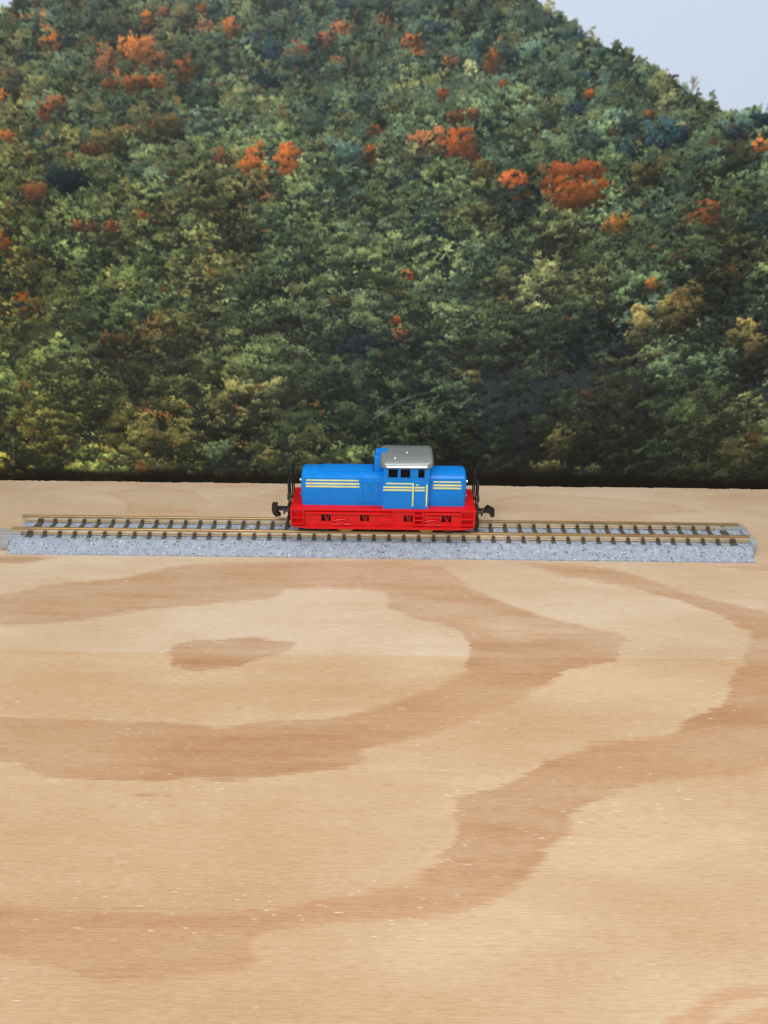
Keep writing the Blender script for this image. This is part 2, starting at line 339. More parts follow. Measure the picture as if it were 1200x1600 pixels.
def wood_material():
    M = Mat('plywood_veneer')
    a = M.n('ShaderNodeAttribute', attribute_name='figure'); aw = M.n('ShaderNodeAttribute', attribute_name='tone'); fig = a.outputs['Fac']          # mm inside the late-wood figure
    n1 = M.noise((26, 330, 30), 5, .62, .3); n2 = M.noise((70, 1500, 40), 4, .7); n3 = M.noise((9, 24, 9), 3, .5)
    fibre = M.noise((34, 2600, 60), 5, .72); fine = M.noise((330, 4300, 60), 5, .75); broad = M.noise((5, 16, 5), 4, .6)
    d = M.math('ADD', fig, M.math('MULTIPLY', M.math('SUBTRACT', n1, .5), 4.6))
    d = M.math('ADD', d, M.math('MULTIPLY', M.math('SUBTRACT', n2, .5), 5.0)); d = M.math('ADD', d, M.math('MULTIPLY', M.math('SUBTRACT', M.noise((14, 900, 20), 5, .7), .5), 3.2))
    soft = M.math('MULTIPLY', M.math('POWER', M.ramp(n3, [(.3, G1), (.72, W1)]), 1.6), 5.5)                                  # some edges crisp, others fade
    mask = M.math('SMOOTH_MIN', M.math('MAXIMUM', M.math('DIVIDE', M.math('ADD', d, .2), M.math('MAXIMUM', soft, .6)), 0), 1, .15)
    mask = M.math('MULTIPLY', mask, M.math('MULTIPLY', M.math('ADD', .62, M.math('MULTIPLY', M.ramp(M.noise((17, 60, 17), 4, .6), [(.38, G1), (.60, W1)]), .40)), aw.outputs['Fac']))
    mask = M.math('MINIMUM', mask, 1)
    light = M.ramp(broad, [(.3, srgb(199, 173, 143)), (.55, srgb(206, 183, 155)), (.75, srgb(195, 167, 135))])
    dark = M.ramp(n3, [(.3, srgb(171, 129, 94)), (.6, srgb(182, 145, 111)), (.75, srgb(175, 143, 115))])
    veins = M.noise((22, 620, 20), 5, .7, .2); wash = M.noise((20, 90, 20), 4, .6)
    dark = M.mix(M.math('MULTIPLY', M.ramp(veins, [(.50, G1), (.68, W1)]), .50), dark, srgb(164, 113, 72))
    dark = M.mix(M.math('MULTIPLY', M.ramp(wash, [(.44, G1), (.64, W1)]), .70), dark, srgb(190, 161, 132))
    streak = M.ramp(M.noise((11, 230, 14), 5, .65, .4), [(.32, G1), (.7, W1)]); fleck = M.ramp(M.noise((40, 700, 14), 4, .7), [(.35, G1), (.7, W1)])
    mask = M.math('MULTIPLY', mask, M.math('ADD', .70, M.math('MULTIPLY', streak, .38)))
    mask = M.math('MINIMUM', M.math('ADD', mask, M.math('MULTIPLY', M.math('MULTIPLY', streak, fleck), .13)), 1)
    mid = M.noise((13, 42, 13), 4, .6)
    light = M.mix(M.math('MULTIPLY', M.ramp(mid, [(.42, G1), (.66, W1)]), .55), light, srgb(184, 151, 114))
    light = M.mix(M.math('MULTIPLY', M.ramp(mid, [(.36, W1), (.5, G1)]), .45), light, srgb(212, 192, 167))
    base = M.mix(mask, light, dark)
    # an amber line where the dark figure begins
    rim = M.math('MULTIPLY', M.math('SUBTRACT', 1, M.math('MINIMUM', M.math('ABSOLUTE', M.math('DIVIDE', M.math('SUBTRACT', d, 1.2), 1.6)), 1)), M.ramp(n3, [(.45, G1), (.65, W1)]))
    base = M.mix(M.math('MULTIPLY', rim, .35), base, srgb(186, 124, 74))
    # veneer seam: a slightly deeper strip in the foreground
    tc = M.n('ShaderNodeTexCoord'); sp = M.n('ShaderNodeSeparateXYZ'); M.l(tc.outputs['Object'], sp.inputs[0])
    y = M.math('ADD', sp.outputs['Y'], M.math('MULTIPLY', M.math('SUBTRACT', broad, .5), .0010))
    seam = M.math('MULTIPLY', M.ramp(M.math('ADD', M.math('MULTIPLY', M.math('SUBTRACT', y, SEAM_Y * MM), 1400), .5), [(.0, W1), (1.0, G1)]), .55)
    base = M.mix(seam, base, M.mix(1.0, base, srgb(245, 229, 204), 'MULTIPLY'))
    # fibres
    base = M.mix(M.math('MULTIPLY', M.ramp(fibre, [(.44, G1), (.72, W1)]), .24), base, M.mix(1.0, base, srgb(222, 190, 158), 'MULTIPLY'))
    base = M.mix(M.math('MULTIPLY', M.ramp(fine, [(.50, G1), (.64, W1)]), .40), base, M.mix(1.0, base, srgb(214, 188, 160), 'MULTIPLY'))
    base = M.mix(M.math('MULTIPLY', M.ramp(fine, [(.32, W1), (.47, G1)]), .22), base, srgb(236, 212, 178))
    # short dark pores and pale chatter flecks near the edges of the figure
    pore = M.noise((150, 2900, 70), 2, .5); far = M.noise((30, 55, 30), 2, .5)
    pm = M.math('MULTIPLY', M.ramp(pore, [(.70, G1), (.76, W1)]), M.ramp(far, [(.48, G1), (.62, W1)]))
    base = M.mix(M.math('MULTIPLY', pm, .55), base, srgb(120, 78, 48))
    fl = M.noise((330, 3300, 40), 1.0, .5)
    near = M.ramp(M.math('ABSOLUTE', M.math('DIVIDE', fig, 16)), [(.1, W1), (.75, G1)])
    fm = M.math('MULTIPLY', M.math('MULTIPLY', M.ramp(fl, [(.715, G1), (.745, W1)]), near), M.ramp(far, [(.46, W1), (.58, G1)]))
    base = M.mix(M.math('MULTIPLY', fm, .85), base, srgb(246, 232, 212))
    base = M.mix(1.0, base, (.95, .972, 1.0, 1), 'MULTIPLY')
    M.l(base, M.b.inputs['Base Color'])
    M.l(M.math('ADD', M.math('MULTIPLY', fibre, .25), .40), M.b.inputs['Roughness']); M.b.inputs['Specular IOR Level'].default_value = .30
    M.bump(M.math('ADD', M.math('MULTIPLY', fibre, .6), M.math('MULTIPLY', fine, .5)), .22, .0003)
    return M.m

# ---- mesh helpers (mm in, metres out)
def link(name, me, mat, parent=None, smooth=None, loc=(0, 0, 0)):
    if mat is not None and not me.materials: me.materials.append(mat)
    o = bpy.data.objects.new(name, me); scene.collection.objects.link(o); o.location = [c * MM for c in loc]
    if parent is not None: o.parent = parent
    return o
def finish(bm, name, mat, parent=None, smooth=False, angle=40, loc=(0, 0, 0)):
    bmesh.ops.recalc_face_normals(bm, faces=bm.faces[:])
    bmesh.ops.scale(bm, vec=(MM, MM, MM), verts=bm.verts[:])
    if smooth:
        for f in bm.faces: f.smooth = True
        for e in bm.edges:
            if len(e.link_faces) == 2 and e.calc_face_angle(0) > math.radians(angle): e.smooth = False
    me = bpy.data.meshes.new(name); bm.to_mesh(me); bm.free()
    return link(name, me, mat, parent, loc=loc)
def add_box(bm, x0, x1, y0, y1, z0, z1, bev=0.0, seg=2):
    r = bmesh.ops.create_cube(bm, size=1); vs = r['verts']
    for v in vs:
        v.co.x = x0 if v.co.x < 0 else x1; v.co.y = y0 if v.co.y < 0 else y1; v.co.z = z0 if v.co.z < 0 else z1
    if bev > 0:
        es = list({e for v in vs for e in v.link_edges})
        bmesh.ops.bevel(bm, geom=es, offset=bev, segments=seg, profile=.5, affect='EDGES')
def box(name, mat, parent, *dims, bev=.12):
    bm = bmesh.new(); add_box(bm, *dims, bev=bev); return finish(bm, name, mat, parent, smooth=True)
def add_tube(bm, pts, r, n=8):
    pts = [Vector(p) for p in pts]; rings = []
    for i, p in enumerate(pts):
        t = (pts[min(i + 1, len(pts) - 1)] - pts[max(i - 1, 0)]).normalized()
        a = t.cross(Vector((0, 0, 1)) if abs(t.z) < .9 else Vector((1, 0, 0))).normalized(); b = t.cross(a)
        rings.append([bm.verts.new(p + (a * math.cos(q) + b * math.sin(q)) * r) for q in (2 * math.pi * k / n for k in range(n))])
    for A, B in zip(rings, rings[1:]):
        for k in range(n): bm.faces.new((A[k], A[(k + 1) % n], B[(k + 1) % n], B[k]))
    bm.faces.new(rings[0]); bm.faces.new(rings[-1])
def add_lathe(bm, c, axis, prof, n=24):
    """prof: (distance along axis, radius)"""
    c = Vector(c); ax = Vector(axis).normalized(); a = ax.cross(Vector((0, 0, 1)) if abs(ax.z) < .9 else Vector((1, 0, 0))).normalized(); b = ax.cross(a)
    rings = [[bm.verts.new(c + ax * d + (a * math.cos(q) + b * math.sin(q)) * r) for q in (2 * math.pi * k / n for k in range(n))] for d, r in prof]
    for A, B in zip(rings, rings[1:]):
        for k in range(n): bm.faces.new((A[k], A[(k + 1) % n], B[(k + 1) % n], B[k]))
    bm.faces.new(rings[0]); bm.faces.new(rings[-1])
def loft(bm, sections):
    """sections: lists of points, closed loops of equal count"""
    rs_ = [[bm.verts.new(p) for p in s] for s in sections]
    for A, B in zip(rs_, rs_[1:]):
        n = len(A)
        for k in range(n): bm.faces.new((A[k], A[(k + 1) % n], B[(k + 1) % n], B[k]))
    bm.faces.new(rs_[0]); bm.faces.new(rs_[-1])
def add_prism(bm, poly, y0, y1):
    """poly in (x, z), extruded from y0 to y1"""
    loft(bm, [[(x, y0, z) for x, z in poly], [(x, y1, z) for x, z in poly]])
def add_pierced(bm, u0, u1, v0, v1, w0, w1, holes, plane='xz'):
    """a plate with rectangular openings; u,v in its plane, w its thickness"""
    us = sorted({u0, u1, *[h[0] for h in holes], *[h[1] for h in holes]}); vs = sorted({v0, v1, *[h[2] for h in holes], *[h[3] for h in holes]})
    solid = lambda i, j: 0 <= i < len(us) - 1 and 0 <= j < len(vs) - 1 and not any(h[0] <= (us[i] + us[i + 1]) / 2 <= h[1] and h[2] <= (vs[j] + vs[j + 1]) / 2 <= h[3] for h in holes)
    P = {}
    def V(i, j, w):
        if (i, j, w) not in P:
            u, v = us[i], vs[j]; W = w1 if w else w0
            P[(i, j, w)] = bm.verts.new((u, W, v) if plane == 'xz' else (W, u, v))
        return P[(i, j, w)]
    for i in range(len(us) - 1):
        for j in range(len(vs) - 1):
            if not solid(i, j): continue
            for w in (0, 1): bm.faces.new((V(i, j, w), V(i + 1, j, w), V(i + 1, j + 1, w), V(i, j + 1, w)))
            for (di, dj, a, b) in ((-1, 0, (i, j), (i, j + 1)), (1, 0, (i + 1, j), (i + 1, j + 1)), (0, -1, (i, j), (i + 1, j)), (0, 1, (i, j + 1), (i + 1, j + 1))):
                if not solid(i + di, j + dj): bm.faces.new((V(*a, 0), V(*b, 0), V(*b, 1), V(*a, 1)))
def empty(name, label, cat, loc=(0, 0, 0)):
    o = bpy.data.objects.new(name, None); scene.collection.objects.link(o); o.location = [c * MM for c in loc]
    o.empty_display_size = .005; o['label'] = label; o['category'] = cat; return o

# ================================================================ the plywood board
P1 = [(-80, 960), (0, 928), (60, 916), (200, 900), (300, 879), (430, 877), (600, 877), (690, 884), (740, 920), (800, 945), (880, 970), (940, 984), (982, 992), (975, 1015), (960, 1033), (890, 1047),
      (860, 1070), (820, 1092), (740, 1125), (680, 1148), (590, 1166), (562, 1172), (578, 1190), (530, 1202), (470, 1210), (350, 1222), (300, 1215), (230, 1221), (60, 1214), (30, 1196), (0, 1191), (-90, 1180),
      (-90, 1115), (0, 1118), (100, 1121), (170, 1130), (250, 1126), (340, 1136), (430, 1126), (520, 1120), (600, 1100), (680, 1074), (726, 1045), (736, 1010), (716, 984), (650, 970), (604, 950), (600, 927),
      (500, 918), (444, 922), (430, 936), (330, 945), (240, 955), (120, 971), (0, 979), (-80, 1000)]
P2 = [(262, 1020), (275, 1008), (300, 1001), (400, 997), (468, 1004), (450, 1020), (400, 1030), (370, 1042), (300, 1049), (270, 1042)]
P3 = [(800, 876), (900, 880), (960, 888), (1010, 902), (1080, 928), (1200, 955), (1330, 985), (1330, 1180), (1200, 1196), (1170, 1212), (1010, 1226), (950, 1245), (890, 1275), (905, 1290), (860, 1330), (840, 1355),
      (810, 1392), (760, 1420), (700, 1432), (600, 1440), (450, 1456), (404, 1472), (398, 1488), (412, 1508), (360, 1524), (250, 1541), (170, 1538), (60, 1510), (0, 1501), (-90, 1485), (-90, 1395), (0, 1408),
      (100, 1424), (300, 1425), (430, 1416), (560, 1396), (640, 1372), (690, 1340), (714, 1300), (708, 1248), (730, 1240), (790, 1224), (840, 1196), (905, 1172), (920, 1160), (1040, 1148), (1080, 1120),
      (1130, 1100), (1142, 1060), (1165, 1025), (1170, 990), (1130, 965), (1080, 945), (1010, 925), (950, 912), (870, 900)]
P4 = [(1020, 1640), (1050, 1590), (1095, 1558), (1140, 1543), (1200, 1536), (1290, 1532), (1290, 1640), (1160, 1680), (1100, 1650), (1130, 1600), (1180, 1572), (1230, 1562), (1190, 1560), (1120, 1580), (1070, 1650)]
P5 = [(205, 1236), (270, 1239), (268, 1244), (215, 1243)]
P6 = [(196, 802), (192, 786), (158, 769), (240, 756), (306, 765), (334, 786), (306, 803)]
P7 = [(760, 800), (770, 778), (840, 768), (930, 775), (1050, 785), (1110, 802), (1000, 808)]
P8 = [(-60, 866), (60, 866), (104, 870), (40, 880), (-60, 884)]
P9 = [(1085, 884), (1200, 876), (1290, 880), (1290, 900), (1180, 894)]
P10 = [(395, 775), (440, 762), (470, 765), (440, 785)]
LIGHTEN = [(770, 1005), (720, 970), (790, 960), (850, 985), (830, 1010)]      # paler heart inside the pointed figure
SEAM_Y = on_board(600, 1024)[1]
BX0, BX1, BY0, BY1 = -330.0, 330.0, -360.0, 46.6

def signed_distance(X, Y, poly):
    d2 = np.full(X.shape, 1e9); inside = np.zeros(X.shape, bool); n = len(poly)
    for i in range(n):
        (x0, y0), (x1, y1) = poly[i], poly[(i + 1) % n]
        ex, ey = x1 - x0, y1 - y0; t = np.clip(((X - x0) * ex + (Y - y0) * ey) / (ex * ex + ey * ey + 1e-9), 0, 1)
        d2 = np.minimum(d2, (X - x0 - t * ex) ** 2 + ((Y - y0 - t * ey)) ** 2)
        cond = ((y0 > Y) != (y1 > Y)) & (X < ex * (Y - y0) / (ey if abs(ey) > 1e-9 else 1e-9) + x0)
        inside ^= cond
    return np.where(inside, np.sqrt(d2), -np.sqrt(d2))

def make_board():
    xs = np.unique(np.concatenate([np.linspace(BX0, -170, 40), np.linspace(-170, 170, 380), np.linspace(170, BX1, 40)]))
    ys = np.unique(np.concatenate([np.linspace(BY0, -190, 40), np.linspace(-190, BY1, 290)]))
    X, Y = np.meshgrid(xs, ys)
    f = np.full(X.shape, -60.0)
    for P, k in ((P1, 1), (P2, 1), (P3, 1), (P4, 1), (P5, 1), (P6, .6), (P7, .35), (P8, .8), (P9, .6), (P10, .4)):
        f = np.maximum(f, signed_distance(X, Y, [on_board(*p) for p in P]) * 1.0 - (1 - k) * 1.2)
    f = np.minimum(f, np.maximum(-signed_distance(X, Y, [on_board(*p) for p in LIGHTEN]) * .25 + 1.6, -.2))
    # the figure goes on past the frame: rings round the far-away heart
    wob = 9 * np.sin(X / 37.0) + 6 * np.sin(X / 17.0 + 1)
    outside = np.maximum(np.maximum(np.abs(X + 10) - 165, -(Y + 178)), 0)
    rings = 7 * np.sin((Y + wob) / 15.0) - 2
    f = np.where(outside > 0, f * np.clip(1 - outside / 25, 0, 1) + rings * np.clip(outside / 25, 0, 1), f)
    nx, ny = len(xs), len(ys)
    rs = np.random.RandomState(4)
    Yj = Y.copy(); Yj[-1] += (np.cumsum(rs.randn(nx)) * .08 % .6) - .3 + .25 * rs.rand(nx)
    verts = [(x * MM, y * MM, 0) for x, y in zip(X.ravel(), Yj.ravel())]
    faces = [(j * nx + i, j * nx + i + 1, (j + 1) * nx + i + 1, (j + 1) * nx + i) for j in range(ny - 1) for i in range(nx - 1)]
    n0 = len(verts); edge = [j * nx for j in range(ny)] + [(ny - 1) * nx + i for i in range(1, nx)] + [j * nx + nx - 1 for j in range(ny - 2, -1, -1)] + [i for i in range(nx - 2, 0, -1)]
    verts += [(verts[e][0], verts[e][1], -12 * MM) for e in edge]; m = len(edge)
    faces += [(edge[k], n0 + k, n0 + (k + 1) % m, edge[(k + 1) % m]) for k in range(m)] + [tuple(n0 + k for k in range(m))]
    me = bpy.data.meshes.new('plywood_board'); me.from_pydata(verts, [], faces); me.update()
    tone = np.where(Y > 8, .42, np.where(Y > -14, .7, 1.0)); tone = np.where((Y > 8) & (X > 0), .28, tone)
    a2 = me.attributes.new('tone', 'FLOAT', 'POINT'); a2.data.foreach_set('value', np.concatenate([tone.ravel(), np.ones(m)]).astype(np.float32))
    at = me.attributes.new('figure', 'FLOAT', 'POINT')
    at.data.foreach_set('value', np.concatenate([f.ravel(), np.full(m, -5.0)]).astype(np.float32))
    o = link('plywood_board', me, wood_material())
    o['kind'] = 'structure'; o['label'] = 'bare plywood board with tan and brown grain figure under the track'
    return o
make_board()

# ================================================================ the printed backdrop
def make_backdrop():
    pic = paint_forest(); H, W, _ = pic.shape
    img = bpy.data.images.new('autumn_forest_print', W, H, alpha=False)
    rgba = np.ones((H, W, 4), np.float32); rgba[..., :3] = pic[::-1]
    img.pixels.foreach_set(rgba.ravel()); img.update(); img.pack()
    M = Mat('glossy_print')
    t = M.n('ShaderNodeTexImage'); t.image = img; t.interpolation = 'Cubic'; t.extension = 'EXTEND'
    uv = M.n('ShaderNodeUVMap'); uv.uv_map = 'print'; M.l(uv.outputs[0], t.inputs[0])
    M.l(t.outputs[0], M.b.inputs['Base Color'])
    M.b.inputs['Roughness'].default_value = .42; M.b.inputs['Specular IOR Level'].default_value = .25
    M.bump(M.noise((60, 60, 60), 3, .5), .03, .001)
    back = bpy.data.objects.new('scenic_backdrop', None); scene.collection.objects.link(back); back.location = (0, PRINT_Y * MM, 0)
    back['label'] = 'large flat photo print of an autumn forest mountain standing behind the track'; back['category'] = 'backdrop'
    me = bpy.data.meshes.new('print_sheet')
    x0, x1, z1 = PRINT_X0 * MM, PRINT_X1 * MM, PRINT_Z1 * MM
    me.from_pydata([(x0, 0, 0), (x1, 0, 0), (x1, 0, z1), (x0, 0, z1), (x0, 0, -12 * MM), (x1, 0, -12 * MM)], [], [(0, 1, 2, 3), (4, 5, 1, 0)])
    l = me.uv_layers.new(name='print'); 
    for i, c in enumerate([(0, 0), (1, 0), (1, 1), (0, 1), (0, 0), (1, 0), (1, 0), (0, 0)]): l.data[i].uv = c
    link('print_sheet', me, M.m, back)
    box('backing_panel', plastic('pale_board', (220, 218, 210), .7), back, PRINT_X0, PRINT_X1, .15, 5, -12, PRINT_Z1, bev=.3)
make_backdrop()

# ================================================================ the track
TX = -.8; HALF = 124.0
track = empty('track_section', 'straight model railway track on a speckled grey plastic roadbed lying on plywood', 'track', (TX, 0, 0))
def make_roadbed():
    xs = np.linspace(-HALF, HALF, 620)
    prof = []
    key = [(-12.4, 0), (-12.3, .45), (-8.3, 3.3), (-7.9, 3.55), (7.9, 3.55), (8.3, 3.3), (12.3, .45), (12.4, 0)]
    for (a, b) in zip(key, key[1:]):
        n = max(1, int(math.hypot(b[0] - a[0], b[1] - a[1]) / .4))
        prof += [(a[0] + (b[0] - a[0]) * i / n, a[1] + (b[1] - a[1]) * i / n) for i in range(n)]
    prof.append(key[-1]); prof = np.array(prof); m = len(prof); n = len(xs)
    rs = np.random.RandomState(9); j = smooth_noise(rs, n, m, 1.6) - .5; j2 = rs.rand(n, m) - .5
    V = np.zeros((n, m, 3)); V[..., 0] = xs[:, None]; V[..., 1] = prof[None, :, 0]; V[..., 2] = prof[None, :, 1]
    w = np.clip(prof[:, 1] / .6, 0, 1)[None, :]
    V[..., 2] += (j * .34 + j2 * .14) * w; V[..., 1] += (j2 * .10) * w
    faces = [(i * m + k, i * m + k + 1, (i + 1) * m + k + 1, (i + 1) * m + k) for i in range(n - 1) for k in range(m - 1)]
    faces += [tuple(range(m))[::-1], tuple((n - 1) * m + k for k in range(m)), ]
    me = bpy.data.meshes.new('roadbed'); me.from_pydata((V.reshape(-1, 3) * MM).tolist(), [], faces); me.update()
    return link('roadbed', me, BALLAST, track)
make_roadbed()
def make_rail(y):
    pr = [(-.85, 3.95), (.85, 3.95), (.85, 4.15), (.24, 4.42), (.22, 5.15), (.50, 5.4), (.50, 5.95), (.42, 6.05), (-.42, 6.05), (-.50, 5.95), (-.50, 5.4), (-.22, 5.15), (-.24, 4.42), (-.85, 4.15)]
    bm = bmesh.new(); loft(bm, [[(-HALF - .6, y + a, b) for a, b in pr], [(HALF, y + a, b) for a, b in pr]])
    return finish(bm, 'rail', RAIL, track)
make_rail(-4.5); make_rail(4.5)
def sleeper_mesh(w):
    bm = bmesh.new(); add_box(bm, -w / 2, w / 2, -7.1, 7.1, 3.5, 3.94, .08, 1)
    for y in (-4.5, 4.5):
        for s in (-1, 1):
            q = [(-w * .44, 3.9), (w * .44, 3.9), (w * .36, 4.8), (w * .28, 5.0), (-w * .28, 5.0), (-w * .36, 4.8)]; a, b = sorted((y + s * .3, y + s * .98)); add_prism(bm, q, a, b)
    bmesh.ops.recalc_face_normals(bm, faces=bm.faces[:]); bmesh.ops.scale(bm, vec=(MM,) * 3, verts=bm.verts[:])
    me = bpy.data.meshes.new('sleeper'); bm.to_mesh(me); bm.free(); me.materials.append(SLEEPER); return me
thin, wide = sleeper_mesh(1.45), sleeper_mesh(2.5)
N_S = 48
for i in range(N_S):
    x = -HALF + 5.6 + i * (2 * HALF - 11.2) / (N_S - 1)
    edge = i in (0, N_S - 1, 1, N_S - 2)
    link('sleeper', wide if i in (0, N_S - 1) else thin, None, track, loc=(x, 0, 0))
# grey rail joiners: one grips the near rail at the left end, one the far rail at the right end
def make_joiner(x0, x1, y):
    bm = bmesh.new()
    add_box(bm, x0, x1, y - 1.9, y + 1.9, .6, 3.9, .25)
    add_box(bm, x0, x1, y - 1.5, y - .9, 3.8, 5.0, .12); add_box(bm, x0, x1, y + .9, y + 1.5, 3.8, 5.0, .12)
    j = finish(bm, 'rail_joiner', GREY, track, True)
    bm = bmesh.new(); add_box(bm, x0 + .4, x1 - .3, y - .85, y - .45, 3.85, 4.9, .08); add_box(bm, x0 + .4, x1 - .3, y + .45, y + .85, 3.85, 4.9, .08)
    finish(bm, 'metal_clip', RAIL, j, True)
make_joiner(-HALF - 8.5, -HALF + 3.0, -4.5 - .2)
make_joiner(HALF - 8.5, HALF + 2.6, 4.7)
bm = bmesh.new(); add_box(bm, HALF + .1, HALF + 2.4, -6.8, 2.9, .9, 4.7, .25)
finish(bm, 'end_plate', GREY, track, True)
bm = bmesh.new(); add_box(bm, -HALF - 3.2, -HALF - .1, -9.8, -6.5, .2, 3.2, .35); finish(bm, 'snap_tab', GREY, track, True)

# ================================================================ the locomotive
DECK = 16.1; HW = 8.2
loco = empty('diesel_locomotive', 'blue and red toy diesel shunting locomotive with grey cab roof standing on the track', 'locomotive', (0, 0, 6.1))
loco_children = []
def P(o):
    """parts are built in board coordinates, then moved under the locomotive's base"""
    loco_children.append(o); return o

# chassis: deck, pierced side skirts, end beams
bm = bmesh.new(); add_box(bm, -30.6, 30.0, -HW + .55, HW - .55, DECK - 1.3, DECK, .12); P(finish(bm, 'deck', RED, None, True))
OPEN = [(-20.6, -17.5, 11.35, 13.8), (-7.9, -4.9, 11.35, 13.8), (6.5, 9.5, 11.35, 13.8), (19.0, 22.1, 11.35, 13.8)]
WELL = [(-29.9, -26.6, 13.3, 14.6), (-29.9, -26.6, 11.0, 12.6), (10.2, 12.5, 14.4, 15.4), (10.2, 12.5, 12.6, 13.8), (10.2, 12.5, 11.0, 12.2), (25.6, 29.1, 13.3, 14.6), (25.6, 29.1, 11.0, 12.6)]
for s in (-1, 1):
    bm = bmesh.new(); w0, w1 = s * (HW - .5), s * (HW - .8)
    add_pierced(bm, -30.7, 30.1, 9.8, DECK + .05, w0, w1, OPEN + WELL)
    sk = P(finish(bm, 'side_skirt', RED, None))
    for (x0, x1) in ((-30.0, -26.4), (10.1, 12.6), (25.5, 29.2)):
        bm = bmesh.new(); a, b = sorted((s * (HW - 1.5), s * (HW - 1.2))); add_box(bm, x0, x1, a, b, 10.3, 15.6); finish(bm, 'well_back', RED, sk)
    # lower rim, tapering up at both ends
    bm = bmesh.new(); a, b = sorted((s * (HW + .25), s * (HW - .7)))
    add_prism(bm, [(-30.4, 9.78), (-27, 9.1), (-24.5, 8.85), (25.0, 8.85), (27.5, 9.1), (29.8, 9.78)], a, b); finish(bm, 'lower_rim', RED, sk)
    bm = bmesh.new(); a, b = sorted((s * (HW - .6), s * (HW + .35))); add_box(bm, -30.75, 30.15, a, b, 15.5, DECK + .1, .15); finish(bm, 'top_rim', RED, sk, True)
    for (x0, x1, z0, z1) in ((-25.7, 2.6, 14.5, 15.1), (13.2, 25.3, 14.6, 15.2)):
        bm = bmesh.new(); a, b = sorted((s * (HW - .6), s * (HW + .75))); add_box(bm, x0, x1, a, b, z0, z1, .12); finish(bm, 'ledge', RED, sk, True)
    for (x0, x1, zz_) in ((-30.2, -26.3, 12.75), (-30.2, -26.3, 10.55), (9.9, 12.8, 13.85), (9.9, 12.8, 12.2), (9.9, 12.8, 10.5), (25.3, 29.5, 12.75), (25.3, 29.5, 10.55)):
        bm = bmesh.new(); a, b = sorted((s * (HW - .5), s * (HW + .55))); add_box(bm, x0, x1, a, b, zz_, zz_ + .42, .1); finish(bm, 'step', RED, sk, True)
    for x0, x1 in ((-30.5, -30.0), (-26.5, -26.1), (9.75, 10.15), (12.55, 12.95), (25.2, 25.55), (29.3, 29.8)):
        bm = bmesh.new(); a, b = sorted((s * (HW - .6), s * (HW + .40))); add_box(bm, x0, x1, a, b, 10.4, 15.5, .1); finish(bm, 'step_side', RED, sk, True)
    bm = bmesh.new(); a, b = sorted((s * (HW - .6), s * (HW - .1))); add_box(bm, -1.6, 3.6, a, b, 10.7, 12.9, .18); finish(bm, 'equipment_box', RED, sk, True)
    bm = bmesh.new(); a, b = sorted((s * (HW - .6), s * (HW - .2))); add_box(bm, 15.2, 18.2, a, b, 12.6, 13.8, .15); finish(bm, 'equipment_box', RED, sk, True)
    for cx in (-13.9, 16.3):                              # leaf spring with its hangers over each axle box
        bm = bmesh.new(); y = s * (HW - .15)
        add_tube(bm, [(cx - 2.7, y, 10.6), (cx - 2.4, y, 11.7), (cx - 1.3, y, 12.1), (cx, y, 12.2), (cx + 1.3, y, 12.1), (cx + 2.4, y, 11.7), (cx + 2.7, y, 10.6)], .24, 6)
        add_tube(bm, [(cx - 3.0, y, 10.5), (cx + 3.0, y, 10.5)], .26, 6)
        a, b = sorted((s * (HW - .6), s * (HW + .1))); add_box(bm, cx - .9, cx + .9, a, b, 10.0, 11.6, .2)
        finish(bm, 'leaf_spring', RED, sk, True)
    for (x0, x1, z0, z1) in OPEN:                         # slanted hangers seen inside each opening
        bm = bmesh.new(); y = s * (HW - 1.2); m = (x0 + x1) / 2
        add_tube(bm, [(m - .55, y, z1 + .1), (m + .15, y, z0 - .1)], .30, 6); add_tube(bm, [(m + .75, y, z1 + .1), (m + .55, y, z0 - .1)], .18, 6)
        finish(bm, 'hanger', RED, sk, True)
for s, x in ((-1, -30.7), (1, 30.1)):
    bm = bmesh.new(); a, b = sorted((x, x - s * .9)); add_box(bm, a, b, -HW + .03, HW - .03, 9.9, DECK - .02, .15); eb = P(finish(bm, 'end_beam', RED, None, True))
bm = bmesh.new(); add_box(bm, -25, 25, -3.0, 3.0, 8.2, DECK - 1.35, .2); add_box(bm, -22, 22, -6.6, 6.6, 11.2, DECK - 1.4, .2); P(finish(bm, 'motor_block', BLACK, None, True))

# wheels
for cx in (-12.8, 14.2):
    bm = bmesh.new(); add_tube(bm, [(cx, -6.9, 9.7), (cx, 6.9, 9.7)], .75, 12); ax = P(finish(bm, 'axle', BLACK, None, True))
    for s in (-1, 1):
        bm = bmesh.new(); add_lathe(bm, (cx, s * 3.75, 9.7), (0, s, 0), [(0, 3.2), (.08, 4.2), (.35, 4.25), (.5, 3.62), (1.7, 3.5), (1.75, 2.9)], 32); finish(bm, 'wheel', BRASS, ax, True)
for cx in (-20.5, 21.8):
    bm = bmesh.new(); add_tube(bm, [(cx, -6.9, 9.0), (cx, 6.9, 9.0)], .6, 12); ax = P(finish(bm, 'axle', BLACK, None, True))
    for s in (-1, 1):
        bm = bmesh.new(); add_lathe(bm, (cx, s * 3.75, 9.0), (0, s, 0), [(0, 2.6), (.08, 3.4), (.35, 3.4), (.5, 2.92), (1.7, 2.85), (1.75, 2.2)], 28); finish(bm, 'wheel', BLACK, ax, True)

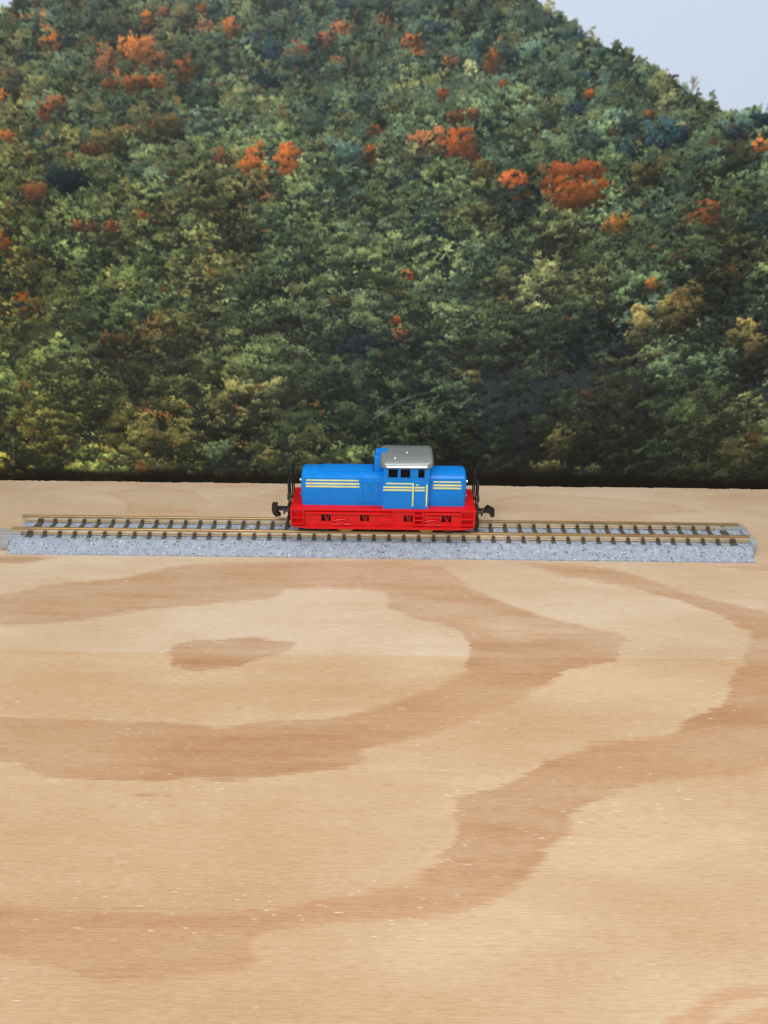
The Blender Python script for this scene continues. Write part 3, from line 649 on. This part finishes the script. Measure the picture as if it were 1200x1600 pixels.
# hoods
def hood(name, x0, x1, free):
    hy = 5.3
    prof = [(-hy, DECK - .02), (-hy, 25.5), (-hy + .12, 26.0), (-hy + .45, 26.35), (-hy + 1.0, 26.6), (-2.6, 27.15), (0, 27.35), (2.6, 27.15), (hy - 1.0, 26.6), (hy - .45, 26.35), (hy - .12, 26.0), (hy, 25.5), (hy, DECK - .02)]
    def sec(x, ins): return [(x, a * (hy - ins) / hy, b if b < 17 else b - ins * .9) for a, b in prof]
    S = [(x0, 0), (x1, 0)]
    if free < 0: S = [(x0, .75), (x0 + .18, .35), (x0 + .5, .1), (x0 + .9, 0), (x1, 0)]
    if free > 0: S = [(x0, 0), (x1 - .9, 0), (x1 - .5, .1), (x1 - .18, .35), (x1, .75)]
    bm = bmesh.new(); loft(bm, [sec(*q) for q in S])
    return P(finish(bm, name, BLUE, None, True, 28))
h1 = hood('long_hood', -27.1, -.2, -1); h2 = hood('short_hood', 14.3, 26.7, 1)
bm = bmesh.new(); add_box(bm, -20.6, -3.6, -2.9, 2.9, 26.9, 27.5, .18); finish(bm, 'hatch', BLUE, h1, True)
bm = bmesh.new(); add_lathe(bm, (-22.8, 0, 27.0), (0, 0, 1), [(0, 1.1), (.45, 1.1), (.6, .9)], 20); finish(bm, 'filler_cap', BLUE, h1, True)
for hd, x in ((h1, -27.1), (h2, 26.7)):
    s = -1 if x < 0 else 1
    for y in (-3.9, 3.9):
        for z in (19.4, 24.6):
            bm = bmesh.new(); add_lathe(bm, (x - s * .1, y, z), (s, 0, 0), [(0, .42), (.55, .42), (.62, .3)], 12); finish(bm, 'end_lamp' if z > 22 else 'hinge', WHITE if z > 22 and y < 0 else BLUE, hd, True)
    bm = bmesh.new(); add_pierced(bm, -3.2, 3.2, 17.8, 24.0, x + s * .25, x - s * .1, [(-2.7, 2.7, z, z + .35) for z in (18.4, 19.1, 19.8, 20.5, 21.2, 21.9, 22.6)], 'yz'); finish(bm, 'grille', BLUE, hd)
def stripe(parent, x0, x1, z, h, y=-5.3, cap=True):
    for s in (-1, 1):
        a, b = sorted((s * -y * 1.0, s * (-y + .16))); bm = bmesh.new(); add_box(bm, x0, x1, a, b, z - h / 2, z + h / 2, .05, 1); finish(bm, 'stripe', YELLOW, parent, True)
for z, h, a in ((25.05, .46, .25), (23.88, .62, 0), (22.85, .56, 0)):
    stripe(h1, -25.6 + a, -8.1 - a, z, h); stripe(h2, 15.9 + a * .4, 25.1 - a, z - .15, h)
# service door frame on the long hood, a shallow outlined panel with a middle joint
for s in (-1, 1):
    bm = bmesh.new(); a, b = sorted((s * 5.28, s * 5.55))
    add_pierced(bm, -7.5, -1.5, 17.3, 24.6, a, b, [(-7.15, -4.7, 17.65, 24.25), (-4.35, -1.85, 17.65, 24.25)])
    d = finish(bm, 'service_door', BLUE, h1)
    for hx in (-6.0, -3.0):
        bm = bmesh.new(); add_box(bm, hx - .85, hx + .85, *sorted((s * 5.27, s * 5.37)), 18.2, 23.7, .05, 1); finish(bm, 'door_leaf', BLUE, d, True)

# exhaust stack between hood and cab
bm = bmesh.new(); add_box(bm, -3.3, -.25, -2.6, 2.6, 26.9, 32.4, .35); add_box(bm, -2.9, .9, -1.3, 1.3, 32.2, 33.95, .2); P(finish(bm, 'exhaust_stack', BLUE, None, True))

# cab: four walls with window openings
CX0, CX1, CY, CT = -.35, 14.45, 7.6, 31.7
WIN = [(1.1, 4.45, 27.1, 30.35), (5.0, 8.4, 27.1, 30.35), (10.65, 13.0, 27.1, 30.35)]
cab = None
bm = bmesh.new()
for s in (-1, 1): add_pierced(bm, CX0, CX1, DECK - .5, CT, s * CY, s * (CY - .7), WIN)
for x, w in ((CX0 + .01, .7), (CX1 - .01, -.7)): add_pierced(bm, -CY + .7, CY - .7, DECK - .5, CT, x, x + w, [(-6.3, -2.2, 28.0, 30.6), (2.2, 6.3, 28.0, 30.6)], 'yz')
cab = P(finish(bm, 'cab', BLUE, None))
for s in (-1, 1):
    for i, w in enumerate(WIN):
        bm = bmesh.new(); a, b = sorted((s * (CY - .35), s * (CY - .6))); add_box(bm, w[0] - .1, w[1] + .1, a, b, w[2] - .1, w[3] + .1); p = finish(bm, 'window', GLASS, cab)
        bm = bmesh.new(); a, b = sorted((s * (CY - .3), s * (CY + .05)))
        add_pierced(bm, w[0] - .02, w[1] + .02, w[2] - .02, w[3] + .02, a, b, [(w[0] + .16, w[1] - .16, w[2] + .16, w[3] - .16)]); finish(bm, 'window_frame', BLUE, p)
    stripe_y = CY
    for (x0, x1, z, h) in ((.55, 9.4, 25.2, .46), (-.35, 8.95, 23.9, .60), (-.35, 8.95, 22.9, .54)):
        a, b = sorted((s * CY, s * (CY + .16))); bm = bmesh.new(); add_box(bm, x0, x1, a, b, z - h / 2, z + h / 2, .05, 1); finish(bm, 'stripe', YELLOW, cab, True)
    # door between two yellow handrails
    bm = bmesh.new(); a, b = sorted((s * (CY - .02), s * (CY + .10))); add_box(bm, 9.65, 13.45, a, b, 16.6, 26.2, .06, 1); dr = finish(bm, 'cab_door', BLUE, cab, True)
    bm = bmesh.new(); a, b = sorted((s * (CY + .08), s * (CY + .2))); add_box(bm, 10.1, 13.0, a, b, 17.3, 18.1, .05, 1); finish(bm, 'kick_plate', BLUE, dr, True)
    for z, h in ((23.9, .56), (22.9, .52)):
        bm = bmesh.new(); a, b = sorted((s * (CY + .09), s * (CY + .24))); add_box(bm, 9.75, 13.15, a, b, z - h / 2, z + h / 2, .05, 1); finish(bm, 'stripe', YELLOW, dr, True)
    bm = bmesh.new(); a, b = sorted((s * (CY + .09), s * (CY + .45))); add_box(bm, 10.2, 11.0, a, b, 24.75, 25.05, .08); finish(bm, 'door_handle', YELLOW, dr, True)
    for x, zt in ((9.3, 25.35), (13.75, 25.0)):
        bm = bmesh.new(); y = s * (CY + .38); add_box(bm, x - .25, x + .25, *sorted((s * CY, s * (CY + .4))), 17.2, zt, .12); finish(bm, 'handrail', YELLOW, cab, True)
bm = bmesh.new(); add_box(bm, CX0 + .8, CX1 - .8, -CY + 1.3, CY - 1.3, DECK + .05, 30.9, .1); finish(bm, 'cab_interior', BLACK, cab, True)

# cab roof: low arch with rounded corners and a turned-down edge
RX0, RX1, RY = -1.45, 15.75, 8.35
def roof_mesh():
    bm = bmesh.new(); nu, nv = 28, 40; mx, hx = (RX0 + RX1) / 2, (RX1 - RX0) / 2; R = 2.6
    vs = np.sin(np.linspace(-math.pi / 2, math.pi / 2, nv + 1)); us = np.sin(np.linspace(-math.pi / 2, math.pi / 2, nu + 1))
    def half(y):
        t = abs(y) - (RY - R); return hx if t <= 0 else hx - R + math.sqrt(max(0, R * R - t * t)) * 1.0
    def arch(y):
        t = abs(y) / RY
        return 1.75 - (max(0, t - .22) ** 1.7) * 2.1
    top = []; bot = []
    for v in vs:
        y = v * RY * .985; h = half(y)
        rt_, rb = [], []
        for u in us:
            x = mx + u * h; ex = min(h - abs(u * h), RY - abs(y)) ; drop = 1.0 * max(0, 1 - ex / .75) ** 2
            z = 31.75 + arch(y) - drop
            rt_.append(bm.verts.new((x, y, z))); rb.append(bm.verts.new((x, y, min(z - .5, 31.35 + arch(y) * .25))))
        top.append(rt_); bot.append(rb)
    for i in range(nv):
        for j in range(nu):
            bm.faces.new((top[i][j], top[i][j + 1], top[i + 1][j + 1], top[i + 1][j])); bm.faces.new((bot[i][j], bot[i + 1][j], bot[i + 1][j + 1], bot[i][j + 1]))
    for i in range(nv):
        for j in (0, nu): bm.faces.new((top[i][j], top[i + 1][j], bot[i + 1][j], bot[i][j]))
    for j in range(nu):
        for i in (0, nv): bm.faces.new((top[i][j], top[i][j + 1], bot[i][j + 1], bot[i][j]))
    return bm
roof = P(finish(roof_mesh(), 'cab_roof', SILVER, None, True, 50))
for (x, y, z) in ((3.4, -5.2, 32.9), (7.2, -1.6, 33.35)):
    bm = bmesh.new(); add_lathe(bm, (x, y, z - .2), (0, 0, 1), [(0, .36), (.4, .36), (.55, .26), (.62, .1)], 16); finish(bm, 'roof_pin', WHITE, roof, True)
HIGHLIGHT = plastic('roof_edge_highlight', (232, 236, 238), .28, var=.03, metal=.85, dust=0)  # pale metal for an added strip that carries the roof edge's highlight
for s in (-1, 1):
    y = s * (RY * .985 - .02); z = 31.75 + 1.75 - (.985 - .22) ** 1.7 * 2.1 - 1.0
    bm = bmesh.new(); add_tube(bm, [(RX0 + 2.2, y + .1 * -s, z), (RX0 + 2.9, y, z), (RX1 - 2.9, y, z), (RX1 - 2.2, y + .1 * -s, z)], .36, 12); finish(bm, 'eave_highlight_strip', HIGHLIGHT, roof, True)
for x in (.7, 13.6):
    for y in (-6.3, 5.4):
        bm = bmesh.new(); add_lathe(bm, (x, y, 31.75 + 1.75 - max(0, abs(y) / RY - .22) ** 1.7 * 2.1 - .12), (0, 0, 1), [(0, .3), (.25, .3), (.33, .18)], 12); finish(bm, 'rivet', SILVER, roof, True)

# end rails, buffers and couplers
def end_gear(x, s):
    for y0, y1 in ((-7.3, -2.6), (2.6, 7.3)):
        bm = bmesh.new(); r = .27
        add_tube(bm, [(x, y0, DECK - 3.0), (x, y0, 24.6), (x, y0 + .35, 25.2), (x, y0 + .9, 25.5), (x, y1 - .9, 25.5), (x, y1 - .35, 25.2), (x, y1, 24.6), (x, y1, DECK - 3.0)], r, 8)
        er = P(finish(bm, 'end_rail', BLACK, None, True))
        bm = bmesh.new(); add_tube(bm, [(x, y0, 20.6), (x, y1, 20.6)], .22, 8); finish(bm, 'crossbar', BLACK, er, True)
        bm = bmesh.new(); m = (y0 + y1) / 2; add_tube(bm, [(x, m, 20.6), (x, m, 25.4)], .22, 8); finish(bm, 'upright', BLACK, er, True)
    for y in (-5.3, 5.3):
        bm = bmesh.new(); add_lathe(bm, (x - s * .2, y, 14.0), (s, 0, 0), [(0, .9), (.5, .9), (.55, .5), (1.9, .5), (1.95, 1.25), (2.35, 1.25), (2.45, .9)], 20); P(finish(bm, 'buffer', BLACK, None, True))
    bm = bmesh.new(); a, b = sorted((x - s * .3, x + s * 5.6)); add_box(bm, a, b, -.8, .8, 11.5, 12.7, .2)
    a, b = sorted((x + s * .3, x + s * 1.5)); add_box(bm, a, b, -1.6, 1.6, 8.4, 13.9, .2)
    cp = P(finish(bm, 'coupler', BLACK, None, True))
    pts = [(4.9, 13.9), (6.7, 13.9), (6.9, 12.0), (6.6, 10.4), (5.6, 9.3), (4.0, 9.6), (4.6, 10.3), (5.2, 11.0)] if s < 0 else [(3.6, 12.9), (4.6, 13.9), (6.9, 12.6), (7.0, 10.4), (5.9, 10.0), (5.2, 11.2)]
    bm = bmesh.new(); add_prism(bm, [(x + s * a, b) for a, b in pts], -1.1, 1.1); finish(bm, 'coupler_hook', BLACK, cp, True)
    bm = bmesh.new(); y = 4.4; add_tube(bm, [(x, -y, 12.6), (x + s * 1.0, -y, 11.2), (x + s * 1.1, -y, 8.2), (x + s * .6, -y, 7.4)], .4, 8); P(finish(bm, 'brake_hose', BLACK, None, True))
end_gear(-31.0, -1); end_gear(30.4, 1)

for o in loco_children:
    o.parent = loco; o.matrix_parent_inverse = Matrix.Translation((0, 0, -6.1 * MM))
